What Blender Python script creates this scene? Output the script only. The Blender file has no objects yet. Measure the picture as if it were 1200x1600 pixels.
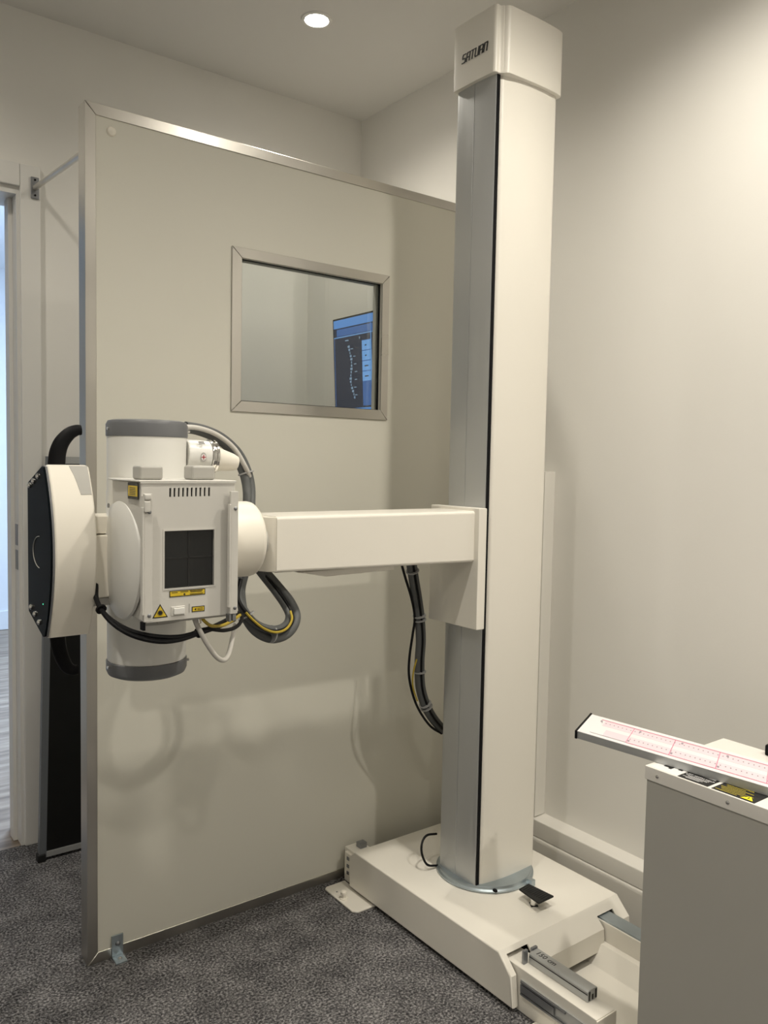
import bpy, bmesh, math, random
from mathutils import Vector, Matrix
random.seed(4)
PI = math.pi
sc = bpy.context.scene
C = sc.collection

# ------------------------------------------------------------------ camera
# room axes: X to the right along the lead screen, Y away towards the door wall, Z up (metres)
F = 1264.0; H = 1.22
def dirc(px, py): return Vector((px-600.0, -(py-800.0), -F))
vx = dirc(2280, 755).normalized(); vy = dirc(-350, 705).normalized()
vz = vx.cross(vy).normalized()
if vz.y < 0: vz = -vz
vy = vz.cross(vx).normalized()
ROT = Matrix((vx, vy, vz))            # camera -> room
CAM = Vector((0, 0, H))
def ray(px, py): return ROT @ dirc(px, py)
def onz(px, py, z=0.0): r = ray(px, py); return CAM + r*((z-H)/r.z)
def onx(px, py, x): r = ray(px, py); return CAM + r*(x/r.x)
def ony(px, py, y): r = ray(px, py); return CAM + r*(y/r.y)
cd = bpy.data.cameras.new('camera'); cam = bpy.data.objects.new('camera', cd); C.objects.link(cam)
cam.matrix_world = Matrix.Translation(CAM) @ ROT.to_4x4()
cd.sensor_fit = 'VERTICAL'; cd.sensor_height = 36.0; cd.lens = F/1600*36.0; cd.clip_start = 0.02
sc.camera = cam

# ------------------------------------------------------------------ materials
def mat(name, col, rough=0.5, metal=0.0, noise=None, bump=None, emis=None, estr=1.0, coat=0.0, spec=None, aniso=0.0):
    m = bpy.data.materials.new(name); m.use_nodes = True
    nt = m.node_tree; b = nt.nodes['Principled BSDF']
    b.inputs['Base Color'].default_value = (*col, 1); b.inputs['Roughness'].default_value = rough
    b.inputs['Metallic'].default_value = metal
    if coat: b.inputs['Coat Weight'].default_value = coat
    if spec is not None: b.inputs['Specular IOR Level'].default_value = spec
    if aniso: b.inputs['Anisotropic'].default_value = aniso
    tc = nt.nodes.new('ShaderNodeTexCoord')
    if noise:                                   # (scale, amount, (sx,sy,sz))
        s, a, st = noise
        mp = nt.nodes.new('ShaderNodeMapping'); mp.inputs['Scale'].default_value = st
        n = nt.nodes.new('ShaderNodeTexNoise'); n.inputs['Scale'].default_value = s; n.inputs['Detail'].default_value = 4
        nt.links.new(tc.outputs['Object'], mp.inputs[0]); nt.links.new(mp.outputs[0], n.inputs[0])
        r = nt.nodes.new('ShaderNodeMapRange'); r.inputs[1].default_value = .3; r.inputs[2].default_value = .7
        r.inputs[3].default_value = 1-a; r.inputs[4].default_value = 1+a
        nt.links.new(n.outputs[0], r.inputs[0])
        mx = nt.nodes.new('ShaderNodeVectorMath'); mx.operation = 'SCALE'; mx.inputs[0].default_value = col
        nt.links.new(r.outputs[0], mx.inputs['Scale']); nt.links.new(mx.outputs[0], b.inputs['Base Color'])
        if metal > .5:
            r2 = nt.nodes.new('ShaderNodeMapRange'); r2.inputs[1].default_value = .3; r2.inputs[2].default_value = .7
            r2.inputs[3].default_value = rough*.8; r2.inputs[4].default_value = rough*1.25
            nt.links.new(n.outputs[0], r2.inputs[0]); nt.links.new(r2.outputs[0], b.inputs['Roughness'])
    if bump:
        s, st, d = bump
        n = nt.nodes.new('ShaderNodeTexNoise'); n.inputs['Scale'].default_value = s; n.inputs['Detail'].default_value = 3
        nt.links.new(tc.outputs['Object'], n.inputs[0])
        bp = nt.nodes.new('ShaderNodeBump'); bp.inputs['Strength'].default_value = st; bp.inputs['Distance'].default_value = d
        nt.links.new(n.outputs[0], bp.inputs['Height']); nt.links.new(bp.outputs[0], b.inputs['Normal'])
    if emis:
        b.inputs['Emission Color'].default_value = (*emis, 1); b.inputs['Emission Strength'].default_value = estr
    return m
M = {}
M['wall'] = mat('wall paint', (.78,.765,.725), .75, noise=(2.0,.02,(1,1,1)), bump=(180,.12,.001))
M['ceiling'] = mat('ceiling paint', (.70,.685,.65), .9)
M['gloss_trim'] = mat('white gloss woodwork', (.74,.73,.70), .4)
M['trunk'] = mat('trunking plastic', (.76,.74,.69), .4)
M['panel'] = mat('screen laminate', (.67,.655,.58), .5, noise=(1.5,.015,(1,1,1)), spec=.4)
M['steel'] = mat('brushed steel', (.56,.54,.50), .33, 1.0, noise=(5,.03,(1,1,1)))
M['cream'] = mat('cream enamel', (.80,.77,.70), .38, noise=(3,.01,(1,1,1)))
M['cream2'] = mat('cream plastic', (.84,.80,.71), .42)
M['white'] = mat('white enamel', (.76,.755,.72), .35)
M['collwhite'] = mat('off white enamel', (.63,.615,.575), .42)
M['grey_cap'] = mat('grey plastic', (.15,.155,.165), .38)
M['grey_knob'] = mat('light grey plastic', (.42,.41,.38), .4)
M['alu'] = mat('anodised aluminium', (.50,.51,.51), .42, .6, noise=(6,.02,(30,30,.3)))
M['alu_dark'] = mat('dark aluminium', (.30,.31,.33), .35, .9, noise=(20,.06,(1,1,1)))
M['galv'] = mat('zinc plated steel', (.42,.48,.52), .35, .85, noise=(14,.1,(1,1,1)))
M['chrome'] = mat('chrome', (.75,.74,.72), .12, 1.0, noise=(20,.03,(1,1,1)))
M['black'] = mat('black plastic', (.005,.005,.006), .5, spec=.12)
M['black_gloss'] = mat('black glass', (.006,.008,.010), .22, spec=.12)
M['black_gloss'].node_tree.nodes['Principled BSDF'].inputs['IOR'].default_value = 1.12
M['hose'] = mat('grey cable sheath', (.105,.11,.11), .5, spec=.3)
M['black_cable'] = mat('black cable sheath', (.006,.006,.007), .5, spec=.2)
M['white_cable'] = mat('white cable sheath', (.60,.58,.54), .45)
M['yellow_cable'] = mat('yellow green cable sheath', (.45,.33,.03), .5)
M['tie'] = mat('nylon tie', (.36,.36,.36), .4)
M['yellow'] = mat('yellow label', (.72,.52,.03), .5)
M['ink'] = mat('black ink', (.012,.012,.012), .5)
M['red'] = mat('red ink', (.45,.02,.03), .5)
M['pinkline'] = mat('pink ink', (.62,.18,.30), .5)
M['pinkwash'] = mat('pink tint', (.84,.66,.70), .5)
M['paper'] = mat('white paper strip', (.76,.735,.74), .45)
M['cabinet'] = mat('grey cabinet enamel', (.43,.42,.385), .5, noise=(4,.012,(1,1,1)))
M['lid'] = mat('cabinet lid enamel', (.78,.755,.71), .4)
M['lens'] = mat('dark acrylic', (.012,.013,.014), .12)
M['rubber'] = mat('black rubber', (.008,.008,.008), .7, bump=(300,.3,.001))
M['board'] = mat('black board', (.004,.004,.004), .35)
M['board_frame'] = mat('grey aluminium frame', (.20,.215,.235), .4, .5)
M['textwhite'] = mat('white lettering', (.75,.75,.75), .5)
M['textyellow'] = mat('yellow lettering', (.6,.5,.05), .5)
M['hallwall'] = mat('hallway paint', (.72,.75,.78), .8)

def scr(name, c, s=1.0): return mat(name, (0.005,0.005,0.005), .5, emis=c, estr=s, spec=.08)
M['scr_dark'] = scr('screen dark', (.012,.020,.045), 1)
M['scr_blue'] = scr('screen blue', (.10,.27,.62), 1)
M['scr_blue2'] = scr('screen mid blue', (.045,.13,.35), 1)
M['scr_light'] = scr('screen light blue', (.16,.38,.75), 1)
M['scr_bone'] = scr('screen bone', (.22,.33,.45), 1)
M['lamp'] = mat('lamp glow', (.9,.9,.9), .5, emis=(1,.94,.84), estr=60)
M['led'] = mat('green led', (.1,.5,.3), .5, emis=(.1,.9,.5), estr=2)

def glass_mat():
    m = bpy.data.materials.new('lead glass'); m.use_nodes = True; nt = m.node_tree
    for n in list(nt.nodes): nt.nodes.remove(n)
    o = nt.nodes.new('ShaderNodeOutputMaterial'); t = nt.nodes.new('ShaderNodeBsdfTransparent')
    t.inputs[0].default_value = (.90,.92,.91,1)
    g = nt.nodes.new('ShaderNodeBsdfGlossy'); g.inputs['Roughness'].default_value = .01
    fr = nt.nodes.new('ShaderNodeFresnel'); fr.inputs[0].default_value = 1.55
    mx = nt.nodes.new('ShaderNodeMixShader')
    nt.links.new(fr.outputs[0], mx.inputs[0]); nt.links.new(t.outputs[0], mx.inputs[1]); nt.links.new(g.outputs[0], mx.inputs[2])
    nt.links.new(mx.outputs[0], o.inputs[0]); return m
M['glass'] = glass_mat()

def carpet_mat():
    m = bpy.data.materials.new('carpet'); m.use_nodes = True; nt = m.node_tree; b = nt.nodes['Principled BSDF']
    b.inputs['Roughness'].default_value = 1; b.inputs['Specular IOR Level'].default_value = .05
    tc = nt.nodes.new('ShaderNodeTexCoord')
    n = nt.nodes.new('ShaderNodeTexNoise'); n.inputs['Scale'].default_value = 170; n.inputs['Detail'].default_value = 3; n.inputs['Roughness'].default_value = .7
    v = nt.nodes.new('ShaderNodeTexNoise'); v.inputs['Scale'].default_value = 14; v.inputs['Detail'].default_value = 3
    nt.links.new(tc.outputs['Object'], n.inputs[0]); nt.links.new(tc.outputs['Object'], v.inputs[0])
    r = nt.nodes.new('ShaderNodeValToRGB'); e = r.color_ramp.elements
    e[0].position = .36; e[0].color = (.030,.030,.033,1); e[1].position = .66; e[1].color = (.36,.35,.35,1)
    k = e.new(.5); k.color = (.125,.122,.125,1)
    ad = nt.nodes.new('ShaderNodeMath'); ad.operation = 'MULTIPLY_ADD'; ad.inputs[1].default_value = .20
    sb = nt.nodes.new('ShaderNodeMath'); sb.operation = 'SUBTRACT'; sb.inputs[1].default_value = .10
    nt.links.new(v.outputs[0], ad.inputs[0]); nt.links.new(n.outputs[0], ad.inputs[2]); nt.links.new(ad.outputs[0], sb.inputs[0])
    nt.links.new(sb.outputs[0], r.inputs[0]); nt.links.new(r.outputs[0], b.inputs['Base Color'])
    bp = nt.nodes.new('ShaderNodeBump'); bp.inputs['Strength'].default_value = .9; bp.inputs['Distance'].default_value = .005
    nt.links.new(n.outputs[0], bp.inputs['Height']); nt.links.new(bp.outputs[0], b.inputs['Normal'])
    return m
M['carpet'] = carpet_mat()
def wood_mat():
    m = bpy.data.materials.new('hallway vinyl planks'); m.use_nodes = True; nt = m.node_tree; b = nt.nodes['Principled BSDF']
    b.inputs['Roughness'].default_value = .5
    tc = nt.nodes.new('ShaderNodeTexCoord'); mp = nt.nodes.new('ShaderNodeMapping'); mp.inputs['Scale'].default_value = (1,9,1)
    n = nt.nodes.new('ShaderNodeTexNoise'); n.inputs['Scale'].default_value = 3; n.inputs['Detail'].default_value = 6
    nt.links.new(tc.outputs['Object'], mp.inputs[0]); nt.links.new(mp.outputs[0], n.inputs[0])
    r = nt.nodes.new('ShaderNodeValToRGB'); e = r.color_ramp.elements
    e[0].position = .35; e[0].color = (.17,.13,.095,1); e[1].position = .65; e[1].color = (.38,.31,.24,1)
    nt.links.new(n.outputs[0], r.inputs[0]); nt.links.new(r.outputs[0], b.inputs['Base Color']); return m
M['planks'] = wood_mat()

# ------------------------------------------------------------------ mesh helpers
def new(): return bmesh.new()
def bx(bm, a, b, bev=0.0, seg=2):
    a = Vector(a); b = Vector(b); lo = Vector([min(a[i],b[i]) for i in range(3)]); hi = Vector([max(a[i],b[i]) for i in range(3)])
    vs = [bm.verts.new((x,y,z)) for x in (lo.x,hi.x) for y in (lo.y,hi.y) for z in (lo.z,hi.z)]
    fs = [bm.faces.new([vs[i] for i in q]) for q in ((0,1,3,2),(4,6,7,5),(0,4,5,1),(2,3,7,6),(0,2,6,4),(1,5,7,3))]
    if bev:
        es = {e for f in fs for e in f.edges}
        bmesh.ops.bevel(bm, geom=list(es), offset=bev, segments=seg, profile=.5, affect='EDGES', clamp_overlap=True)
    return bm
def box(a, b, bev=0.0, seg=2): return bx(new(), a, b, bev, seg)
def prism(pts, axis, lo, hi, bev=0.0, seg=2, bm=None):
    """polygon in the plane perpendicular to axis, pushed from lo to hi. pts: X:(y,z) Y:(x,z) Z:(x,y)"""
    bm = bm or new()
    def v(p, t):
        if axis == 'X': return (t, p[0], p[1])
        if axis == 'Y': return (p[0], t, p[1])
        return (p[0], p[1], t)
    A = [bm.verts.new(v(p, lo)) for p in pts]; B = [bm.verts.new(v(p, hi)) for p in pts]; n = len(pts)
    fs = [bm.faces.new(A[::-1]), bm.faces.new(B)]
    caps = set(fs[0].edges) | set(fs[1].edges)
    for i in range(n): fs.append(bm.faces.new((A[i], A[(i+1)%n], B[(i+1)%n], B[i])))
    bmesh.ops.recalc_face_normals(bm, faces=fs)
    if bev: bmesh.ops.bevel(bm, geom=list(caps), offset=bev, segments=seg, profile=.5, affect='EDGES', clamp_overlap=True)
    return bm
def ring(x0, x1, z0, z1, ix0, ix1, iz0, iz1, y0, y1):
    bm = new()
    O = [(x0,z0),(x1,z0),(x1,z1),(x0,z1)]; I = [(ix0,iz0),(ix1,iz0),(ix1,iz1),(ix0,iz1)]
    def m(L, y): return [bm.verts.new((p[0], y, p[1])) for p in L]
    of, if_, ob, ib = m(O,y0), m(I,y0), m(O,y1), m(I,y1)
    for i in range(4):
        j = (i+1)%4
        bm.faces.new((of[i],of[j],if_[j],if_[i])); bm.faces.new((ob[j],ob[i],ib[i],ib[j]))
        bm.faces.new((of[j],of[i],ob[i],ob[j])); bm.faces.new((if_[i],if_[j],ib[j],ib[i]))
    bmesh.ops.recalc_face_normals(bm, faces=bm.faces); return bm
def lathe(prof, origin, axis=(0,0,1), n=48, bm=None):
    """prof: (radius, height) list; height runs along axis from origin"""
    bm = bm or new(); ax = Vector(axis).normalized(); q = Vector((0,0,1)).rotation_difference(ax); o = Vector(origin)
    rings = []
    for r, h in prof:
        if r < 1e-6: rings.append([bm.verts.new(o + q @ Vector((0,0,h)))])
        else: rings.append([bm.verts.new(o + q @ Vector((r*math.cos(2*PI*i/n), r*math.sin(2*PI*i/n), h))) for i in range(n)])
    fs = []
    for a, b in zip(rings[:-1], rings[1:]):
        for i in range(n):
            j = (i+1)%n
            if len(a) == 1 and len(b) == 1: continue
            if len(a) == 1: fs.append(bm.faces.new((a[0], b[i], b[j])))
            elif len(b) == 1: fs.append(bm.faces.new((a[i], a[j], b[0])))
            else: fs.append(bm.faces.new((a[i], a[j], b[j], b[i])))
    if len(rings[0]) > 1: fs.append(bm.faces.new(rings[0][::-1]))
    if len(rings[-1]) > 1: fs.append(bm.faces.new(rings[-1]))
    bmesh.ops.recalc_face_normals(bm, faces=fs)
    return bm
def cyl(r, a, b, n=32, ch=0.0, bm=None):
    a = Vector(a); b = Vector(b); L = (b-a).length
    p = [(r,0),(r,L)] if not ch else [(r-ch,0),(r,ch),(r,L-ch),(r-ch,L)]
    return lathe(p, a, b-a, n, bm)
def spline(pts, n=10):
    P = [Vector(p) for p in pts]; P = [2*P[0]-P[1]] + P + [2*P[-1]-P[-2]]; out = []
    for i in range(1, len(P)-2):
        for k in range(n):
            t = k/n; p0,p1,p2,p3 = P[i-1:i+3]
            out.append(.5*((2*p1)+(p2-p0)*t+(2*p0-5*p1+4*p2-p3)*t*t+(3*p1-p0-3*p2+p3)*t**3))
    out.append(P[-2]); return out
def sweep(pts, r, n=12, smooth=10, bm=None, flat=1.0):
    """tube through pts; r a number or a list of radii at pts"""
    bm = bm or new(); path = spline(pts, smooth) if smooth else [Vector(p) for p in pts]
    if isinstance(r, (int, float)): R = [r]*len(path)
    else:
        R = []
        for k in range(len(path)):
            u = k/(len(path)-1)*(len(r)-1); i = min(int(u), len(r)-2); R.append(r[i]+(r[i+1]-r[i])*(u-i))
    t0 = (path[1]-path[0]).normalized(); up = Vector((0,1,0)) if abs(t0.y) < .9 else Vector((1,0,0))
    nrm = (up - t0*up.dot(t0)).normalized(); prev = None; rings = []
    for k, p in enumerate(path):
        t = (path[min(k+1,len(path)-1)]-path[max(k-1,0)]).normalized()
        if prev is not None: nrm = prev.rotation_difference(t) @ nrm
        nrm = (nrm - t*nrm.dot(t)).normalized(); bi = t.cross(nrm); prev = t
        rings.append([bm.verts.new(p + (nrm*math.cos(2*PI*i/n)*flat + bi*math.sin(2*PI*i/n))*R[k]) for i in range(n)])
    fs = []
    for a, b in zip(rings[:-1], rings[1:]):
        for i in range(n): fs.append(bm.faces.new((a[i], a[(i+1)%n], b[(i+1)%n], b[i])))
    fs.append(bm.faces.new(rings[0][::-1])); fs.append(bm.faces.new(rings[-1]))
    bmesh.ops.recalc_face_normals(bm, faces=fs); return bm
def obj(name, bm, m, parent=None, ang=35, **props):
    me = bpy.data.meshes.new(name); bm.to_mesh(me); bm.free()
    o = bpy.data.objects.new(name, me); C.objects.link(o)
    for mm in (m if isinstance(m, (list, tuple)) else [m]): me.materials.append(mm)
    for p in me.polygons: p.use_smooth = True
    me.set_sharp_from_angle(angle=math.radians(ang))
    wn = o.modifiers.new('wn','WEIGHTED_NORMAL'); wn.keep_sharp = True
    if parent: 
        o.parent = parent
        if parent.type == 'EMPTY': o.matrix_parent_inverse = Matrix.Translation(-parent.location)
    for k, v in props.items(): o[k] = v
    return o
def cut(o, cutters):
    """boolean difference, baked"""
    cs = []
    for bm in cutters:
        me = bpy.data.meshes.new('c'); bm.to_mesh(me); bm.free(); c = bpy.data.objects.new('c', me); C.objects.link(c); cs.append(c)
        md = o.modifiers.new('b', 'BOOLEAN'); md.operation = 'DIFFERENCE'; md.object = c; md.solver = 'EXACT'
    bpy.context.view_layer.update()
    dg = bpy.context.evaluated_depsgraph_get(); me = bpy.data.meshes.new_from_object(o.evaluated_get(dg))
    o.modifiers.clear(); o.data = me; wn = o.modifiers.new('wn','WEIGHTED_NORMAL'); wn.keep_sharp = True
    for c in cs: bpy.data.objects.remove(c)
    for p in me.polygons: p.use_smooth = True
    me.set_sharp_from_angle(angle=math.radians(35))
def thing(name, label, cat, loc=(0,0,0), group=None):
    o = bpy.data.objects.new(name, None); C.objects.link(o); o.location = loc; o.empty_display_size = .05
    o['label'] = label; o['category'] = cat
    if group: o['group'] = group
    return o
def struct(name, bm, m, parent=None):
    o = obj(name, bm, m, parent)
    if not parent: o['kind'] = 'structure'
    return o
def quad3(bm, o, u, v, w, h, t=0.0006):
    """thin slab: origin o, unit axes u (right), v (up), size w*h, thickness t outwards (u x v)"""
    n = u.cross(v).normalized()
    A = [o, o+u*w, o+u*w+v*h, o+v*h]
    a = [bm.verts.new(p) for p in A]; b = [bm.verts.new(p+n*t) for p in A]
    bm.faces.new(b); bm.faces.new(a[::-1])
    for i in range(4): bm.faces.new((a[i], a[(i+1)%4], b[(i+1)%4], b[i]))
    return bm
def poly3(bm, o, u, v, pts, t=0.0006):
    n = u.cross(v).normalized(); P = [o+u*p[0]+v*p[1] for p in pts]
    a = [bm.verts.new(p) for p in P]; b = [bm.verts.new(p+n*t) for p in P]
    f = [bm.faces.new(b), bm.faces.new(a[::-1])]
    for i in range(len(P)): f.append(bm.faces.new((a[i], a[(i+1)%len(P)], b[(i+1)%len(P)], b[i])))
    bmesh.ops.recalc_face_normals(bm, faces=f); return bm
def text(body, o, u, v, size, t=.0004, shear=0.0, align='LEFT'):
    cu = bpy.data.curves.new('t', 'FONT'); cu.body = body; cu.size = size; cu.extrude = t; cu.shear = shear; cu.align_x = align; cu.resolution_u = 2
    to = bpy.data.objects.new('t', cu); C.objects.link(to); bpy.context.view_layer.update()
    me = to.to_mesh(); bm = new(); bm.from_mesh(me); to.to_mesh_clear(); bpy.data.objects.remove(to)
    n = u.cross(v).normalized(); mt = Matrix((u, v, n)).transposed().to_4x4(); mt.translation = o
    bmesh.ops.transform(bm, matrix=mt, verts=bm.verts); return bm
XA, YA, ZA = Vector((1,0,0)), Vector((0,1,0)), Vector((0,0,1))

# ------------------------------------------------------------------ the room
XW, YB, ZC = 1.85, 2.645, 2.54
XL, YF = -1.7, -1.6
struct('floor', box((XL,YF,-.05),(XW,YB,0)), M['carpet'])
struct('ceiling', box((XL-.1,YF-.1,ZC),(XW+.1,YB+.1,ZC+.05)), M['ceiling'])
struct('wall_right', box((XW,YF-.1,-.05),(XW+.1,YB+.1,ZC)), M['wall'])
struct('wall_left', box((XL-.1,YF-.1,-.05),(XL,YB+.1,ZC)), M['wall'])
struct('wall_front', box((XL,YF-.1,-.05),(XW,YF,ZC)), M['wall'])
DX0, DX1, DZ = -.23, .611, 2.03                     # door opening
bm = new()
bx(bm,(XL,YB,-.05),(DX0,YB+.14,ZC)); bx(bm,(DX1,YB,-.05),(XW,YB+.14,ZC)); bx(bm,(DX0,YB,DZ),(DX1,YB+.14,ZC))
struct('wall_back', bm, M['wall'])
# boxed-in corner behind the screen, lower than the screen's top line of sight
struct('wall_nook', box((1.617,1.965,0),(XW,YB,2.02)), M['wall'])
# skirting boards
struct('baseboard_right', prism([(XW,0),(XW,.112),(XW-.048,.112),(XW-.0525,.109),(XW-.0545,.104),(XW-.055,.097),(XW-.055,0)],'Y',YF,1.90), M['trunk'])
struct('baseboard_back', box((.67,YB-.016,0),(1.617,YB,.10),.004), M['gloss_trim'])
# door surround
door = struct('door_1', box((DX1-.017,YB-.004,0),(DX1,YB+.15,DZ-.03),.001), M['gloss_trim'])
bm = box((DX1-.029,YB+.045,0),(DX1-.0172,YB+.09,DZ-.0302),.001)
bx(bm,(DX0,YB-.004,DZ-.03),(DX1,YB+.15,DZ),.001); bx(bm,(DX0,YB-.004,0),(DX0+.03,YB+.15,DZ-.03),.001)
obj('door_stop', bm, M['gloss_trim'], door)
def arch(x0, x1, z0, z1): 
    return box((x0,YB-.016,z0),(x1,YB,z1),.004)
bm = arch(DX1-.008, DX1+.05, 0, DZ+.06); bx(bm,(DX0-.05,YB-.016,DZ-.008),(DX1-.008,YB,DZ+.06),.004); bx(bm,(DX0-.05,YB-.016,0),(DX0+.008,YB,DZ-.008),.004)
struct('trim_1', bm, M['gloss_trim'])
bm = box((DX1-.019,YB+.008,.945),(DX1-.0168,YB+.034,1.01)); bx(bm,(DX1-.019,YB+.008,.87),(DX1-.0168,YB+.034,.93))
obj('strike_plate', bm, M['alu_dark'], door)
# hallway beyond the door
struct('floor_hallway', box((-2.2,YB,-.05),(2.2,6.4,-.002)), M['planks'])
struct('ceiling_hallway', box((-2.2,YB+.14,2.5),(2.2,6.4,2.55)), M['hallwall'])
struct('wall_hallway_far', box((-2.2,6.10,-.05),(2.2,6.2,2.5)), M['hallwall'])
struct('wall_hallway_right', box((2.1,YB+.14,-.05),(2.2,6.1,2.5)), M['hallwall'])
struct('wall_hallway_left', box((-2.2,YB+.14,-.05),(-2.1,6.1,2.5)), M['hallwall'])
struct('hallway_shade_block', box((-2.1,3.3,-.05),(.57,6.1,2.5)), M['hallwall'])  # added unseen block, keeps reflections in the screen edge and console dark
struct('baseboard_hallway', box((.57,6.08,0),(2.1,6.10,.13),.003), M['hallwall'])

# ------------------------------------------------------------------ room downlights and the added hallway panel
spots = [(1.325,2.137,'round white recessed downlight glowing in the ceiling behind the lead screen',27),
         (1.33,.88,'round recessed downlight in the ceiling in front of the white column',68),
         (.06,.93,'round recessed downlight in the ceiling near the tube head, nearest the camera',52),
         (.06,2.137,'round recessed downlight in the ceiling just inside the doorway',30),
         (.06,-.28,'round recessed downlight in the ceiling behind the camera position',48),
         (1.325,-.28,'round recessed downlight in the ceiling nearest the right wall behind the camera',104),
         (-1.05,.93,'round recessed downlight in the ceiling near the left wall',14)]
for x, y, lab, pw in spots:
    t = thing('ceiling_downlight', lab, 'ceiling light', (x,y,ZC), 'recessed ceiling downlights')
    obj('trim_ring', lathe([(.034,-.001),(.036,-.005),(.045,-.004),(.047,0)], (x,y,ZC), n=40), M['white'], t)
    obj('lamp_lens', lathe([(.0335,0),(.0335,-.003),(.02,-.0045),(0,-.005)], (x,y,ZC), n=32), M['lamp'], t)
    l = bpy.data.lights.new('downlight_lamp','SPOT'); l.energy = pw; l.color = (1,.935,.82); l.spot_size = math.radians(151); l.spot_blend = 1.0; l.shadow_soft_size = .035
    lo = bpy.data.objects.new('downlight_lamp', l); C.objects.link(lo); lo.location = (x,y,ZC-.012)
# added bluish panel and area lamp, out of view, standing in for hallway daylight
t = thing('daylight_fill_panel', 'added square cool light panel, unseen in the hallway ceiling, standing in for daylight', 'ceiling light', (1.3,4.1,2.5))
obj('fill_diffuser', box((1.0,3.8,2.488),(1.6,4.4,2.4985)), mat('cool diffuser', (.9,.9,.9), .5, emis=(.62,.80,1), estr=6), t)
al = bpy.data.lights.new('hallway_daylight_fill','AREA'); al.energy = 62; al.color = (.62,.77,1); al.size = .6
ao = bpy.data.objects.new('hallway_daylight_fill', al); C.objects.link(ao); ao.location = (1.3,4.1,2.48)
w = bpy.data.worlds.new('world'); sc.world = w; w.use_nodes = True
w.node_tree.nodes['Background'].inputs[0].default_value = (.5,.6,.7,1); w.node_tree.nodes['Background'].inputs[1].default_value = .05

# ------------------------------------------------------------------ lead screen
SY0, SY1 = 1.909, 1.957
SX0, SX1, SZ0, SZ1 = .575, 1.612, .002, 2.022
SX1 = 1.84
SZ0 = 0.0
IX0, IX1, IZ0, IZ1 = .600, 1.815, .026, 1.996
WX0, WX1, WZ0, WZ1 = .941, 1.444, 1.345, 1.763
VX0, VX1, VZ0, VZ1 = .969, 1.419, 1.373, 1.737
scrn = thing('radiation_screen', 'tall pale laminate lead screen with steel edging and a small viewing window', 'protective screen', (1.2,1.933,0))
obj('panel', ring(IX0-.01,IX1+.01,IZ0-.01,IZ1+.01,VX0,VX1,VZ0,VZ1,SY0+.003,SY1-.003), M['panel'], scrn)
g = .0007
def rail(pts, y0, y1, par, name='edge_rail', m='steel'): return obj(name, prism(pts,'Y',y0,y1,.0008,1), M[m], par)
rail([(SX0,SZ0),(IX0,IZ0+g),(IX0,IZ1-g),(SX0,SZ1-g)], SY0, SY1, scrn)
rail([(SX1,SZ0),(SX1,SZ1-g),(IX1,IZ1-g),(IX1,IZ0+g)], SY0, SY1, scrn)
rail([(SX0+g,SZ1),(IX0+g,IZ1),(IX1-g,IZ1),(SX1-g,SZ1)], SY0, SY1, scrn)
rail([(SX0+g,SZ0),(SX1-g,SZ0),(IX1-g,IZ0),(IX0+g,IZ0)], SY0, SY1, scrn)
for pts in ([(WX0,WZ0+g),(VX0,VZ0+g),(VX0,VZ1-g),(WX0,WZ1-g)], [(WX1,WZ0+g),(WX1,WZ1-g),(VX1,VZ1-g),(VX1,VZ0+g)],
            [(WX0+g,WZ1),(VX0+g,VZ1),(VX1-g,VZ1),(WX1-g,WZ1)], [(WX0+g,WZ0),(WX1-g,WZ0),(VX1-g,VZ0),(VX0+g,VZ0)]):
    rail(pts, SY0-.0015, SY0+.003, scrn, 'window_trim')
obj('window_pane', box((VX0,1.926,VZ0),(VX1,1.938,VZ1)), M['glass'], scrn)
obj('glazing_gasket', ring(VX0,VX1,VZ0,VZ1,VX0+.003,VX1-.003,VZ0+.002,VZ1-.0015,1.920,1.926), M['black'], scrn)
obj('screw_cover', lathe([(.011,0),(.011,.002),(.009,.005),(.004,.0065),(0,.007)], (.636,SY0+.003,1.968), (0,-1,0), 24), M['cream2'], scrn)
# floor bracket
b_ = ony(183,1490,SY0)
br = obj('floor_bracket', box((b_.x-.014,SY0-.004,.004),(b_.x+.014,SY0,.056),.001), M['galv'], scrn)
obj('bracket_foot', box((b_.x-.014,SY0-.036,0),(b_.x+.014,SY0-.0005,.004),.001), M['galv'], br)
obj('bolt', lathe([(.005,0),(.005,.003),(.002,.005),(0,.005)], (b_.x,SY0-.02,.004), n=12), M['chrome'], br)
obj('bolt', lathe([(.006,0),(.006,.003),(.003,.005),(0,.005)], (b_.x,SY0-.004,.035), (0,-1,0), 12), M['alu_dark'], br)
# brace rod to the door wall
bl = box((.632,YB-.021,1.992),(.656,YB-.0165,2.056),.002); 
bp_ = obj('wall_bracket', bl, M['alu_dark'], scrn)
for z in (2.047,2.002): obj('bracket_screw', lathe([(.003,0),(.003,.002),(0,.003)], (.644,YB-.021,z), (0,-1,0), 10), M['black'], bp_)
obj('brace_rod', sweep([(.587,SY1,1.922),(.644,YB-.021,2.024)], .0075, 16, 0), M['steel'], scrn)

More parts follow.
